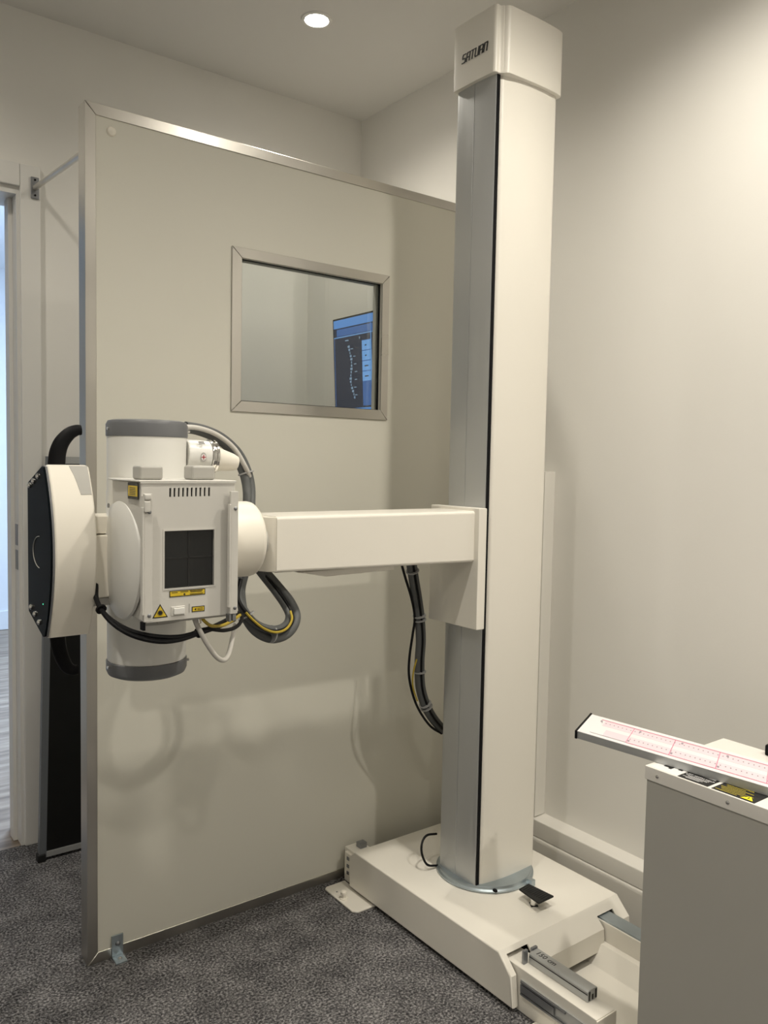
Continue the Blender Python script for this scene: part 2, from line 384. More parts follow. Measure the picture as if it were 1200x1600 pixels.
# ------------------------------------------------------------------ monitor behind the glass
mon = thing('wall_monitor', 'flat monitor showing a blue x-ray of a spine behind the viewing window', 'monitor', (1.60,2.18,1.55))
O = Vector((1.572,2.403,1.715)); tilt = math.radians(3)
U = Vector((0,-1,0)); V = Vector((-math.sin(tilt),0,math.cos(tilt))); MW, MH = .44, .335
Mo = O - V*MH
bm = quad3(new(), Mo - U.cross(V)*.014, U, V, MW, MH, .014)
obj('housing', bm, M['black'], mon)
n_ = U.cross(V).normalized()
def sp(name, x0, z0, x1, z1, m, lift=.0008):
    return obj(name, quad3(new(), Mo+U*x0+V*(MH-z1)+n_*lift, U, V, x1-x0, z1-z0, .0003), M[m], mon)
bz = .006
sp('screen', bz, bz, MW-bz, MH-bz, 'scr_dark', .0001)
sp('title_bar', bz, bz, MW-bz, .034, 'scr_blue', .0005)
sp('tool_bar', .024, .038, .235, .062, 'scr_blue2', .0005)
sp('divider', bz, .064, .235, .067, 'scr_light', .0005)
sp('side_line', bz, .067, .009, MH-.012, 'scr_blue2', .0005)
sp('side_panel', .172, .088, .222, MH-.03, 'scr_blue2', .0005)
for k in range(4): sp('screen_button', .173, .090+k*.034, .221, .121+k*.034, 'scr_light', .0009)
sp('side_line', .222, .036, .226, MH-.026, 'scr_light', .0005)
sp('status_bar', bz, MH-.024, MW-bz, MH-.008, 'scr_blue', .0005)
bm = new()
for k in range(4): obj('button_text', quad3(new(), Mo+U*(.190-.004*(k>1))+V*(MH-.108-k*.034)+n_*.0013, U, V, .009+.012*(k>1), .004, .0003), M['ink'], mon)
bm = new()
sx = [.094,.097,.101,.105,.108,.109,.109,.107,.105,.103,.101,.101,.104,.108,.113,.118,.122]
for k, x in enumerate(sx):
    z = .102+k*.0108; ww = .0042+.0022*math.sin(k*1.9+1)
    poly3(bm, Mo+U*x+V*(MH-z)+n_*.0006, U, V, [(-ww,-.003),(ww,-.0045),(ww*1.2,.004),(-ww*.8,.0035)], .0003)
obj('spine_image', bm, M['scr_bone'], mon)
for k, x in enumerate((.106,.120,.124,.128,.126,.122,.126)):
    obj('measure_mark', quad3(new(), Mo+U*x+V*(MH-(.112+k*.026))+n_*.0009, U, V, .014, .0028, .0003), M['scr_bone'], mon)
obj('screen_text', quad3(new(), Mo+U*.075+V*(MH-.082)+n_*.0009, U, V, .020, .004, .0003), M['scr_bone'], mon)
obj('screen_text', quad3(new(), Mo+U*.158+V*(MH-.082)+n_*.0009, U, V, .004, .008, .0003), M['scr_bone'], mon)
obj('mount_arm', box((1.598,2.14,1.52),(1.617,2.22,1.60),.002), M['black'], mon)

# ------------------------------------------------------------------ black board leaning behind the screen
bd = thing('display_board', 'black glossy board in a grey metal frame standing behind the screen by the door', 'display board', (.9,2.52,0))
y0b, y1b, hb = 2.50, 2.60, 1.22
def lean(x, z, off=0.0): return Vector((x, y0b+(y1b-y0b)*z/hb + off, z))
def slab(x0, x1, z0, z1, t0, t1):
    bm = new(); k = .07*0
    a = [lean(x+ (.055*z/hb), z, t) for t in (t0,t1) for x, z in ((x0,z0),(x1,z0),(x1,z1),(x0,z1))]
    v = [bm.verts.new(p) for p in a]
    for q in ((0,1,2,3),(7,6,5,4),(0,4,5,1),(1,5,6,2),(2,6,7,3),(3,7,4,0)): bm.faces.new([v[i] for i in q])
    bmesh.ops.recalc_face_normals(bm, faces=bm.faces); return bm
obj('board', slab(.63,1.38,.02,hb-.02,.004,.016), M['board'], bd)
obj('side_rail', slab(.612,.632,.012,hb,0,.02), M['board_frame'], bd)
obj('side_rail', slab(1.38,1.40,.012,hb,0,.02), M['board_frame'], bd)
obj('bottom_rail', slab(.632,1.38,.010,.026,0,.02), M['alu'], bd)
obj('top_rail', slab(.632,1.38,hb-.022,hb,-.002,.02), M['alu'], bd)
obj('foot', box((.607,2.494,0),(.630,2.521,.022),.002), M['rubber'], bd)
obj('foot', box((1.380,2.494,0),(1.403,2.521,.022),.002), M['rubber'], bd)

# ------------------------------------------------------------------ trunking on the right wall
t = obj('cable_trunking', prism([(XW,.113),(XW,.165),(XW-.05,.161),(XW-.052,.158),(XW-.052,.113)],'Y',YF,1.90), M['trunk'])
t['label'] = 'long horizontal white trunking above the skirting of the right wall'; t['category'] = 'trunking'
t = obj('cable_trunking', box((XW-.045,1.612,.1655),(XW,1.70,1.203),.002), M['trunk'])
t['label'] = 'upright white trunking on the right wall, partly hidden by the column'; t['category'] = 'trunking'

# ------------------------------------------------------------------ x-ray tube stand
xs = thing('xray_tube_stand', 'tall cream and silver x-ray column on a base, tube head on its side arm', 'x-ray stand', (1.50,1.53,0))
BX0, BX1 = 1.285, 1.715
prof = [(1.836,.012),(1.836,.100),(1.812,.122),(1.243,.122),(1.203,.082),(1.196,.012)]
base = obj('base_cover', prism(prof,'X',BX0,BX1,.004,3), M['cream'], xs)
inner = [(1.832,-.02),(1.832,.098),(1.810,.118),(1.245,.118),(1.207,.080),(1.200,-.02)]
c1 = prism(inner,'X',BX0+.004,BX1-.004)
# openings for the two floor rails and the raised apron between them
n1 = box((1.303,1.10,-.02),(1.372,1.26,.1135)); n2 = box((1.612,1.10,-.02),(1.672,1.26,.104))
n3 = prism([(1.37,-.02),(1.614,-.02),(1.614,.06),(1.595,.034),(1.37,.034)],'Y',1.10,1.24)
n4 = box((1.29,1.80,-.02),(1.38,1.90,.090))
cut(base, [c1, n1, n2, n3, n4])
obj('base_weight', box((1.40,1.26,.02),(1.59,1.80,.112)), M['black'], base)
# swivel ring
RC = (1.522,1.533)
ringo = obj('swivel_ring', lathe([(.128,0),(.131,.002),(.131,.006),(.126,.009),(.126,.013),(.124,.016)], (RC[0],RC[1],.122), n=96), M['galv'], xs)
obj('ring_clamp', box((1.552,1.388,.124),(1.566,1.408,.141),.002), M['galv'], ringo)
obj('ring_notch', box((1.449,1.417,.1285),(1.456,1.428,.1345),.0005), M['black'], ringo)
# locking pedal
ps = [onz(811,1389,.150), onz(826,1381,.150), onz(865,1400,.150), onz(842,1411,.150)]
ped = obj('lock_pedal', prism([(p.x,p.y) for p in ps],'Z',.146,.151,.0012,2), M['rubber'], xs)
bm = new(); cx = sum(p.x for p in ps)/4; cy = sum(p.y for p in ps)/4
u_ = (ps[2]-ps[1]); v_ = (ps[0]-ps[1])
for k in range(11):
    a = ps[1]+u_*(k+.5)/11; sweep([a+v_*.06+Vector((0,0,.0012)), a+v_*.94+Vector((0,0,.0012))], .0011, 6, 0, bm)
obj('grip_ribs', bm, M['rubber'], ped)
obj('pedal_stem', cyl(.0085,(cx-.006,cy-.002,.1215),(cx-.002,cy,.147),24), M['chrome'], ped)
pp = onz(834,1414,.122)
obj('pedal_recess', prism([(pp.x-.030,pp.y-.020),(pp.x+.012,pp.y-.038),(pp.x+.032,pp.y+.012),(pp.x-.012,pp.y+.032)],'Z',.1215,.1228,.0005,1), M['cream2'], xs)
obj('pedal_slot', prism([(pp.x-.014,pp.y-.004),(pp.x+.002,pp.y-.014),(pp.x+.014,pp.y+.004),(pp.x-.002,pp.y+.014)],'Z',.1218,.1232), M['black'], xs)
# column: aluminium extrusion on the left, cream cover round the front and right
CZ0, CZ1 = .138, 2.172
def arcp(cx, cy, r, a0, a1, n=6): return [(cx+r*math.cos(math.radians(a0+(a1-a0)*i/n)), cy+r*math.sin(math.radians(a0+(a1-a0)*i/n))) for i in range(n+1)]
alu = [(1.4185,1.4615),(1.4155,1.490),(1.4142,1.530),(1.4142,1.531),(1.4162,1.5325),(1.4142,1.534),(1.4150,1.565),(1.4170,1.590)] + arcp(1.429,1.593,.012,180,90,5)[1:] + [(1.45,1.605),(1.45,1.475),(1.4225,1.4615)]
obj('aluminium_profile', prism(alu,'Z',CZ0,CZ1), M['alu'], xs, 25)
obj('brush_seal', box((1.4205,1.4592,CZ0),(1.4298,1.4778,CZ1)), M['black'], xs)
cov = [(1.4300,1.4785)] + arcp(1.446,1.4725,.017,180,255,7) + [(1.470,1.4515),(1.500,1.4485),(1.530,1.4475),(1.560,1.4482),(1.590,1.4500)] + arcp(1.616,1.4685,.0165,-80,0,6) + [(1.634,1.50),(1.634,1.58)] + arcp(1.614,1.590,.018,0,90,5) + [(1.452,1.608),(1.452,1.4785)]
obj('column_cover', prism(cov,'Z',CZ0,CZ1), M['cream'], xs, 40)
# head cap
cap = [(1.4115,1.607),(1.4065,1.603),(1.4050,1.590),(1.4045,1.53),(1.4050,1.475)] + arcp(1.4135,1.4620,.0085,180,280,6) + [(1.4200,1.4545),(1.4235,1.4530),(1.4265,1.4490)] + arcp(1.4460,1.4570,.0190,205,262,5) + [(1.475,1.4375),(1.530,1.4360),(1.590,1.4380),(1.615,1.4400)] + arcp(1.6250,1.4560,.0130,-80,0,6) + [(1.638,1.597),(1.634,1.607)]
capo = obj('column_cap', prism(cap,'Z',2.166,2.324,.0015,2), M['cream'], xs, 30)
# SATURN lettering on the cap: blocky slanted strokes
L_ = {'S':[[(1,1),(.12,1),(0,.85),(0,.62),(.12,.52),(.88,.48),(1,.38),(1,.15),(.88,0),(0,0)]],
      'A':[[(0,0),(0,.85),(.15,1),(1,1),(1,0)],[(0,.45),(1,.45)]],
      'T':[[(-.05,1),(1.05,1)],[(.5,1),(.5,0)]],
      'U':[[(0,1),(0,.15),(.15,0),(1,0),(1,1)]],
      'R':[[(0,0),(0,1),(.85,1),(1,.85),(1,.58),(.88,.45),(0,.45)],[(.88,.45),(1,.35),(1,0)]],
      'N':[[(0,0),(0,1),(.85,1),(1,.85),(1,0)]]}
def strokes(word, o, u, v, w_, h_, gap, t, shear, depth=.0005):
    bm = new(); n = u.cross(v).normalized(); x = 0
    for ch in word:
        for line in L_[ch]:
            P = [Vector((x + px_*w_ + shear*pz*h_, pz*h_)) for px_, pz in line]
            for i, (a, b) in enumerate(zip(P[:-1], P[1:])):
                d = (b-a).normalized(); tt = t if abs(d.x) < .6 else t*.62; pr = Vector((-d.y, d.x))*tt/2; e = d*t*.28
                lift = .00004*i
                poly3(bm, o+n*lift, u, v, [tuple(a-e-pr), tuple(b+e-pr), tuple(b+e+pr), tuple(a-e+pr)], depth)
        x += w_ + gap
    return bm
a_ = onx(722,100,1.4045); b2_ = onx(760,84,1.4045)
wid = (a_.y-b2_.y)
obj('lettering', strokes('SATURN', Vector((1.40455,a_.y,a_.z)), Vector((0,-1,0)), ZA, wid*.122, .0195, wid*.055, .0043, .20), M['ink'], capo)
# carriage and arm
car = obj('carriage_plate', box((1.386,1.4475,.808),(1.4135,1.632,1.112),.0025,2), M['cream'], xs)
bm = new()
S0 = []
for cy_, cz_, a0_ in ((1.471,.9865,180),(1.593,.9865,270),(1.593,1.097,0),(1.471,1.097,90)):
    S0 += [(cy_+.0075*math.cos(math.radians(a0_+18*q)), cz_+.0075*math.sin(math.radians(a0_+18*q))) for q in range(6)]
def arm_sec(x, lo): return [(x, y, z if z > 1.04 else z+lo) for y, z in S0]
A = [bm.verts.new(p) for p in arm_sec(.828,.008)]; B = [bm.verts.new(p) for p in arm_sec(1.3865,-.002)]
bm.faces.new(A[::-1]); bm.faces.new(B)
for i in range(24): bm.faces.new((A[i],A[(i+1)%24],B[(i+1)%24],B[i]))
bmesh.ops.recalc_face_normals(bm, faces=bm.faces)
arm = obj('arm', bm, M['cream'], xs, 50)
obj('arm_end_cap', prism([(.8285,1.4655),(.812,1.475),(.800,1.50),(.800,1.60),(.8285,1.60)],'Z',.989,1.1035,.002,2), M['cream2'], arm)
obj('cable_tray', prism([(.90,.9795),(1.165,.9795),(1.165,.968),(.975,.965),(.93,.974)],'Y',1.50,1.59,.001,1), M['cream'], arm)
# hub between arm and head
obj('arm_pivot', cyl(.031,(.755,1.478,1.054),(.802,1.478,1.054),40,.003), M['grey_knob'], xs)
obj('pivot_gasket', cyl(.036,(.757,1.476,1.054),(.768,1.476,1.054),40,.002), M['black'], xs)
obj('trunnion_cover', lathe([(.070,0),(.0745,.006),(.0745,.072),(.073,.078),(.069,.082),(.060,.0845),(0,.086)], (.672,1.44,1.0645), XA, 72), M['cream2'], xs)
# x-ray tube housing
TX, TY = .563, 1.492
tube = obj('tube_housing', lathe([(.0705,0),(.0725,.004),(.0725,.15),(.0735,.152),(.0735,.32),(.0725,.322),(.0725,.424),(.0705,.427)], (TX,TY,.838), n=72), M['white'], xs)
obj('end_cap', lathe([(.0735,0),(.0745,.002),(.0745,.022),(.071,.029),(.064,.031),(0,.031)], (TX,TY,1.2595), n=72), M['grey_cap'], tube)
obj('end_cap', lathe([(0,-.030),(.062,-.030),(.071,-.026),(.0745,-.018),(.0745,-.001),(.073,0)], (TX,TY,.8395), n=72), M['grey_cap'], tube)
for z in (1.273,.832):
    for a in (-174, -22, 60, 120):
        ca, sa = math.cos(math.radians(a)), math.sin(math.radians(a))
        obj('cap_screw', cyl(.0028,(TX+ca*.0735,TY+sa*.0735,z),(TX+ca*.0785,TY+sa*.0785,z),12), M['chrome'], tube)
# high-tension socket on the right of the housing
r0 = ony(292,711,1.475)
sk = obj('cable_socket', lathe([(.030,0),(.031,.004),(.031,.046),(.0295,.048)], (.628,1.475,r0.z), (1,0,-.05), 40), M['white'], tube)
obj('socket_ring', lathe([(.0325,0),(.0335,.001),(.0335,.004),(.031,.005),(.031,.008),(.0335,.009),(.0335,.013),(.032,.014)], (.676,1.475,r0.z-.0024), (1,0,-.05), 40), M['chrome'], sk)
obj('socket_boot', lathe([(.024,0),(.0235,.006),(.0175,.040),(.014,.050),(.006,.053),(0,.0535)], (.690,1.475,r0.z-.006), (1,0,-.16), 36), M['cream2'], sk)
# round plus sticker on the socket
bm = new()
c_ = Vector((.655, 1.475-.0313, r0.z-.0035))
poly3(bm, c_, XA, ZA, [(.0058*math.cos(a), .0088*math.sin(a)) for a in [2*PI*i/24 for i in range(24)]], .0006)
obj('sticker', bm, M['grey_knob'], sk)
bm = new(); poly3(bm, c_-YA*.0007, XA, ZA, [(.0048*math.cos(a), .0062*math.sin(a)) for a in [2*PI*i/24 for i in range(24)]], .0003)
obj('sticker_field', bm, M['textwhite'], sk)
bm = new(); quad3(bm, c_-YA*.0011-XA*.0045-ZA*.0008, XA, ZA, .009, .0016, .0003); quad3(bm, c_-YA*.0011-XA*.0008-ZA*.0045, XA, ZA, .0016, .009, .0003)
obj('red_cross', bm, M['red'], sk)
bm = new()
for k in range(3): quad3(bm, Vector((.647,1.4465+.0022*k,r0.z+.0215+.0018*k)), XA, Vector((0,.6,.8)), .012, .0012, .0006)
obj('socket_print', bm, M['ink'], sk)
# collimator
def P_(px, py, y=1.29): return ony(px, py, y)
tl, tr, bl, brr = P_(220,757), P_(367.5,751), P_(228,974), P_(370,959.5)
zt, zb = (tl.z+tr.z)/2, (bl.z+brr.z)/2
xtl, xtr, xbl, xbr = tl.x, tr.x, bl.x, brr.x
bm = new()
yf, yb_ = 1.29, 1.425
A = [bm.verts.new(p) for p in ((xbl,yf,zb),(xbr,yf,zb),(xtr,yf,zt),(xtl,yf,zt))]
B = [bm.verts.new(p) for p in ((xbl-.004,yb_,zb+.006),(xbr,yb_,zb+.006),(xtr,yb_,zt),(xtl-.002,yb_,zt))]
bm.faces.new(A); bm.faces.new(B[::-1])
for i in range(4): bm.faces.new((A[(i+1)%4],A[i],B[i],B[(i+1)%4]))
bmesh.ops.recalc_face_normals(bm, faces=bm.faces)
bmesh.ops.bevel(bm, geom=list(bm.edges), offset=.0015, segments=2, profile=.5, affect='EDGES')
col = obj('collimator_housing', bm, M['collwhite'], xs)
w0, w1 = P_(257,830), P_(334,914)
wx0, wx1, wz0, wz1 = w0.x, w1.x, w1.z, w0.z
# vent slots and window opening are cut into the shell
sl = []
for k in range(10):
    a = P_(264.6+k*6.75, 762.5-.10*k); 
    sl.append(box((a.x,yf-.01,a.z-.0150),(a.x+.0036,yf+.012,a.z)))
cut(col, [box((wx0,yf-.01,wz0),(wx1,yf+.010,wz1))] + sl)
bm = new()
for k in range(10):
    a = P_(264.6+k*6.75, 762.5-.10*k); bx(bm,(a.x+.0001,yf+.0030,a.z-.0149),(a.x+.0035,yf+.0055,a.z-.0001))
obj('vent_slot_backing', bm, M['black'], col)
lens = obj('light_window', box((wx0,yf+.004,wz0),(wx1,yf+.009,wz1)), M['lens'], col)
obj('window_rim', ring(wx0-.0025,wx1+.0025,wz0-.0025,wz1+.0025,wx0,wx1,wz0,wz1,yf-.0008,yf+.002), M['collwhite'], col)
xm, zm = (wx0+wx1)/2, wz0+(wz1-wz0)*.52
bm = box((xm-.0012,yf+.0032,wz0),(xm+.0012,yf+.0042,wz1)); bx(bm,(wx0,yf+.0032,zm-.0010),(wx1,yf+.0042,zm+.0010))
obj('crosshair', bm, M['ink'], lens)
# lid
bm = new()
pt = [(xtl-.0035,yf-.0015),(xtr+.002,yf-.0015),(xtr+.002,1.45),(xtl-.001,1.45),(xtl-.008,1.40)]
prism(pt,'Z',zt+.0005,zt+.0035,.001,1,bm); bx(bm,(xtl-.001,yf-.0015,zt-.0015),(xtr+.0005,yf-.0003,zt+.001))
obj('collimator_lid', bm, M['collwhite'], col)
for px in (215,296):
    a = ony(px,747,1.325); b = ony(px+37,730,1.325)
    k = obj('field_size_knob', box((a.x,1.315,zt+.0035),(b.x,1.352,b.z+.0025),.0045,3), M['grey_knob'], col)
    bm = new()
    for q in (.22,.5,.78): bx(bm,(a.x+(b.x-a.x)*q-.0003,1.3146,zt+.006),(a.x+(b.x-a.x)*q+.0003,1.3152,b.z))
# accessory rails with hooked ends
for s, (pa, pb) in enumerate((((222,771),(234,970)), ((357.5,767.5),(368.5,957)))):
    a0, a1 = P_(pa[0],pa[1],1.283), P_(pb[0],pb[1],1.283)
    x0 = a0.x; x1 = x0+.0145
    r_ = obj('accessory_rail', box((x0,1.2745,a1.z),(x1,1.2805,a0.z),.001), M['collwhite'], col)
    obj('rail_web', box((x0 if s == 0 else x1-.004,1.2805,a1.z+.004),(x0+.004 if s == 0 else x1,1.2905,a0.z-.004)), M['collwhite'], r_)
    obj('rail_lip', box((x0-.0035,1.272,a1.z+.012),(x0-.0005,1.2805,a0.z-.022),.0006,1), M['collwhite'], r_)
    for zz in (a0.z-.030, a1.z+.010):
        obj('rail_screw', lathe([(.0032,0),(.0032,.001),(.002,.0018),(0,.002)], (x0+.009,1.2745,zz), (0,-1,0), 14), M['alu_dark'], r_)
    bm = box((x0-.001,1.2755,a1.z-.014),(x0+.003,1.289,a1.z-.001)); 
    if s: bx(bm,(x0+.005,1.2755,a1.z-.013),(x0+.0125,1.289,a1.z-.001),.001)
    obj('rail_latch', bm, M['alu_dark' if s else 'black'], r_)
    if s == 0:
        obj('latch_block', box((x0-.001,1.2695,a0.z-.030),(x0+.0095,1.2745,a0.z-.012),.002), M['collwhite'], r_)
        obj('latch_block', box((x0+.0,1.2700,a0.z-.010),(x0+.0115,1.2745,a0.z-.001),.002), M['collwhite'], r_)
# labels on the front
def lab(name, px0, py0, px1, py1, inner=None):
    a = P_(px0,py1); b = P_(px1,py0); w_, h_ = b.x-a.x, b.z-a.z
    l = obj(name, quad3(new(), Vector((a.x,yf-.0001,a.z)), XA, ZA, w_, h_, .0005), M['ink'], col)
    obj('label_field', quad3(new(), Vector((a.x+.0014,yf-.0006,a.z+.0014)), XA, ZA, w_-.0028, h_-.0028, .0003), M['yellow'], l)
    return l, a, w_, h_
l, a, w_, h_ = lab('laser_warning_label', 264.5,919,320.5,933.5)
bm = new()
for (u0,u1,vv) in ((.06,.22,.66),(.30,.52,.70),(.56,.92,.74),(.58,.90,.55),(.56,.93,.22)): quad3(bm, Vector((a.x+w_*u0,yf-.0009,a.z+h_*vv)), XA, ZA, w_*(u1-u0), h_*.10, .0003)
poly3(bm, Vector((a.x+w_*.41,yf-.0009,a.z+h_*.34)), XA, ZA, [(.0017*math.cos(q*PI/5), .0017*math.sin(q*PI/5)) for q in range(10)], .0003)
obj('label_print', bm, M['ink'], l)
l, a, w_, h_ = lab('laser_aperture_label', 299.5,946,319.5,956.5)
bm = new()
poly3(bm, Vector((a.x+w_*.18,yf-.0009,a.z+h_*.5)), XA, ZA, [(0,0),(.0036,-.0022),(.0036,.0022)], .0003)
for vv in (.60,.32): quad3(bm, Vector((a.x+w_*.40,yf-.0009,a.z+h_*vv)), XA, ZA, w_*.45, h_*.1, .0003)
obj('label_print', bm, M['ink'], l)
# triangle with laser burst
a = P_(238.5,966); b = P_(261.5,943.5); tw = b.x-a.x; th = b.z-a.z
def tri(s, lift, m, par, nm):
    cx_, cz_ = tw/2, th*.36; P = [(0,0),(tw,0),(tw/2,th)]
    return obj(nm, poly3(new(), Vector((a.x,yf-lift,a.z)), XA, ZA, [(cx_+(x-cx_)*s, cz_+(z-cz_)*s) for x, z in P], .0003), M[m], par)
t3 = tri(1.06,.0001,'ink',col,'laser_triangle_label'); tri(.84,.0005,'yellow',t3,'label_field')
bm = new(); o_ = Vector((a.x+tw/2,yf-.0009,a.z+th*.36))
poly3(bm, o_, XA, ZA, [((.0058 if q%2 else .0030)*math.cos(q*PI/12), (.0058 if q%2 else .0030)*math.sin(q*PI/12)) for q in range(24)], .0003)
obj('burst_symbol', bm, M['ink'], t3)
# rocker switch and slit
a = P_(267,963); b = P_(289,946)
sw = obj('light_switch', box((a.x,yf-.0015,a.z),(b.x,yf+.001,b.z),.0008,1), M['collwhite'], col)
obj('switch_button', box((a.x+.004,yf-.0045,a.z+.0028),(b.x-.0015,yf-.001,b.z-.0028),.0010), M['white'], sw)
a = P_(295,957); obj('slit', box((a.x,yf-.0006,a.z),(a.x+.0016,yf+.001,a.z+.015)), M['grey_knob'], col)
# label on the left cheek
a = ony(200.5,781,1.345); xl = xtl-.0006
a = onx(201,777,xl); b = onx(217,781,xl)
l = obj('side_warning_label', quad3(new(), Vector((xl-.0009,a.y,b.z)), Vector((0,-1,0)), ZA, a.y-b.y, .0275, .0006), M['ink'], col)
obj('label_field', quad3(new(), Vector((xl-.0016,a.y-.0035,b.z+.005)), Vector((0,-1,0)), ZA, a.y-b.y-.006, .0175, .0004), M['yellow'], l)
bm = new()
for k in range(5): quad3(bm, Vector((xl-.0021,a.y-.009,b.z+.0075+k*.0028)), Vector((0,-1,0)), ZA, (a.y-b.y)-.020+random.random()*.004, .0008, .0003)
obj('label_print', bm, M['ink'], l)
# round cheek cover on the left
bm = lathe([(.093,0),(.095,.002),(.093,.006),(.082,.010),(.060,.0135),(.030,.0155),(0,.016)], (xbl-.003,1.392,1.043), (-1,0,0), 72)
bmesh.ops.scale(bm, vec=(1,1.06,1.10), space=Matrix.Translation((0,-1.392,-1.043)), verts=bm.verts)
ck = obj('cheek_cover', bm, M['white'], xs)
obj('cheek_screw', lathe([(.004,0),(.004,.002),(0,.003)], (xbl-.012,1.437,1.135), (-1,0,0), 14), M['alu_dark'], ck)
obj('yoke', box((.500,1.40,.955),(.655,1.44,1.14),.003), M['collwhite'], xs)
# underside plate of the collimator with plug
obj('collimator_base', box((.515,1.315,zb-.008),(.645,1.42,zb+.006),.002), M['grey_knob'], xs)
a = ony(310,966,1.33); obj('earth_stud', cyl(.0055,(a.x,1.33,zb-.018),(a.x,1.33,zb-.007),16,.001), M['chrome'], xs)
# maker's plates low on the housing
for pa, w_ in ((-118,.9),(-82,.55)):
    bm = new(); R_ = .0731
    A0 = math.radians(pa); n = 8; prev = None
    for i in range(n+1):
        q = A0+w_*i/n; c1_, s1_ = math.cos(q), math.sin(q)
        pts_ = [bm.verts.new((TX+c1_*R_,TY+s1_*R_,.915)), bm.verts.new((TX+c1_*R_,TY+s1_*R_,.940)), bm.verts.new((TX+c1_*(R_+.0008),TY+s1_*(R_+.0008),.940)), bm.verts.new((TX+c1_*(R_+.0008),TY+s1_*(R_+.0008),.915))]
        if prev:
            for j in range(4): bm.faces.new((prev[j],pts_[j],pts_[(j+1)%4],prev[(j+1)%4]))
        else: bm.faces.new(pts_)
        prev = pts_
    bm.faces.new(prev[::-1]); bmesh.ops.recalc_face_normals(bm, faces=bm.faces)
    obj('rating_plate', bm, M['grey_knob'], tube)
# link to the console
obj('console_link', box((.425,1.43,.972),(.505,1.50,1.083),.004), M['cream2'], xs)
obj('link_top', box((.440,1.44,1.085),(.505,1.52,1.116),.002), M['cream2'], xs)
obj('link_foot', box((.428,1.435,.957),(.50,1.495,.972),.002), M['grey_knob'], xs)
# console
def arc3(p0, p1, p2, n=14):
    out = []
    for i in range(n+1):
        t = i/n; out.append(((1-t)**2*p0[0]+2*t*(1-t)*p1[0]+t*t*p2[0], (1-t)**2*p0[1]+2*t*(1-t)*p1[1]+t*t*p2[1]))
    return out
def consoleprof(s=0.0):
    return arc3((1.435+s*.6,1.204-s),(1.345+s*1.6,1.060),(1.433+s*.6,.910+s),18) + [(1.447,.907+s),(1.545-s,.938+s*.6),(1.548-s,.945+s),(1.548-s,1.168-s),(1.545-s,1.175-s*.6),(1.449,1.206-s)]
con = obj('console_housing', prism(consoleprof(),'X',.368,.438,.005,3), M['cream2'], xs)
obj('console_seam', prism(consoleprof(.0015),'X',.3655,.3685), M['grey_cap'], con)
face = obj('console_panel', prism(consoleprof(.003),'X',.3625,.366,.0008,1), M['black_gloss'], con)
for k, (px, py) in enumerate(((46.8,758),(53,751.5),(60,744),(49.5,948),(55.5,959),(62,972))):
    p = onx(px, py, .3625)
    bt = obj('console_button', lathe([(.0050,0),(.0050,.002),(.0035,.004),(.001,.005),(0,.005)], (.3627,p.y,p.z), (-1,0,0), 20), M['chrome'], face)
c_ = onx(60,862,.3625)
bm = new(); R1 = .030
sweep([Vector((.3618,c_.y-.012+R1*1.5*math.cos(q),c_.z+R1*.92*math.sin(q))) for q in [math.radians(-85+17*i) for i in range(11)]], .0007, 6, 4, bm)
obj('dial_arc', bm, M['grey_knob'], face)
p = onx(67.5,944,.3625); obj('status_led', lathe([(.0012,0),(.0012,.0006),(0,.0008)], (.3626,p.y,p.z), (-1,0,0), 10), M['led'], face)
# grey inset on the console's shoulder
bm = new(); pf = consoleprof(-.0007); rows = []
for q in range(0, 4):
    y_, z_ = pf[q]; f_ = q/3.0
    rows.append([bm.verts.new((.4035+.013*f_**.7, y_, z_)), bm.verts.new((.4345, y_, z_))])
for a, b in zip(rows[:-1], rows[1:]): bm.faces.new((a[0],a[1],b[1],b[0]))
r_ = bmesh.ops.extrude_face_region(bm, geom=list(bm.faces)); vv = [v for v in r_['geom'] if isinstance(v, bmesh.types.BMVert)]
bmesh.ops.translate(bm, vec=(0,.0012,-.0006), verts=vv); bmesh.ops.recalc_face_normals(bm, faces=bm.faces)
obj('shoulder_inset', bm, M['grey_knob'], con)
# handles
hp = [(88,735),(88.5,722),(90.5,706),(96.5,691),(108,678),(119,672.5),(126.5,672)]
H3 = [ony(x, y, 1.50) for x, y in hp]
obj('console_handle', sweep(H3, [.0150,.0150,.0145,.0135,.0118,.0100,.0090], 20, 8, flat=.8), M['black'], xs)
hp = [(90,985),(90.5,1000),(93,1015),(99,1032),(106,1043),(115,1047),(121,1046)]
H3 = [ony(x, y, 1.50) for x, y in hp]
obj('console_handle', sweep(H3, [.0135,.0135,.0130,.0120,.0108,.0095,.0088], 20, 8, flat=.8), M['black'], xs)
# foot plates of the stand
# ------------------------------------------------------------------ cables on the stand
def cpath(L, y0=1.5):
    out = []
    for q in L:
        out.append(ony(q[0], q[1], q[2] if len(q) > 2 else y0))
    return out
def off(P, dx=0, dy=0, dz=0): return [p+Vector((dx,dy,dz)) for p in P]
up = [(282,668,1.50),(310,673,1.515),(340,686,1.53),(365,709,1.535),(380,738,1.53),(386,765,1.52),(386,795,1.50)]
Pu = cpath(up)
cb = obj('upper_cable', sweep(Pu, .0095, 14), M['hose'], xs)
obj('upper_cable', sweep([p+(q-p)*1 for p, q in zip(Pu, off(Pu,.012,.004,.004))], .0085, 14), M['hose'], xs)
Pw = cpath([(280,667,1.49),(310,669,1.50),(340,680,1.51),(366,701,1.515),(383,729,1.515),(391,748,1.53)])
obj('white_upper_cable', sweep(Pw, .0050, 12), M['white_cable'], xs)
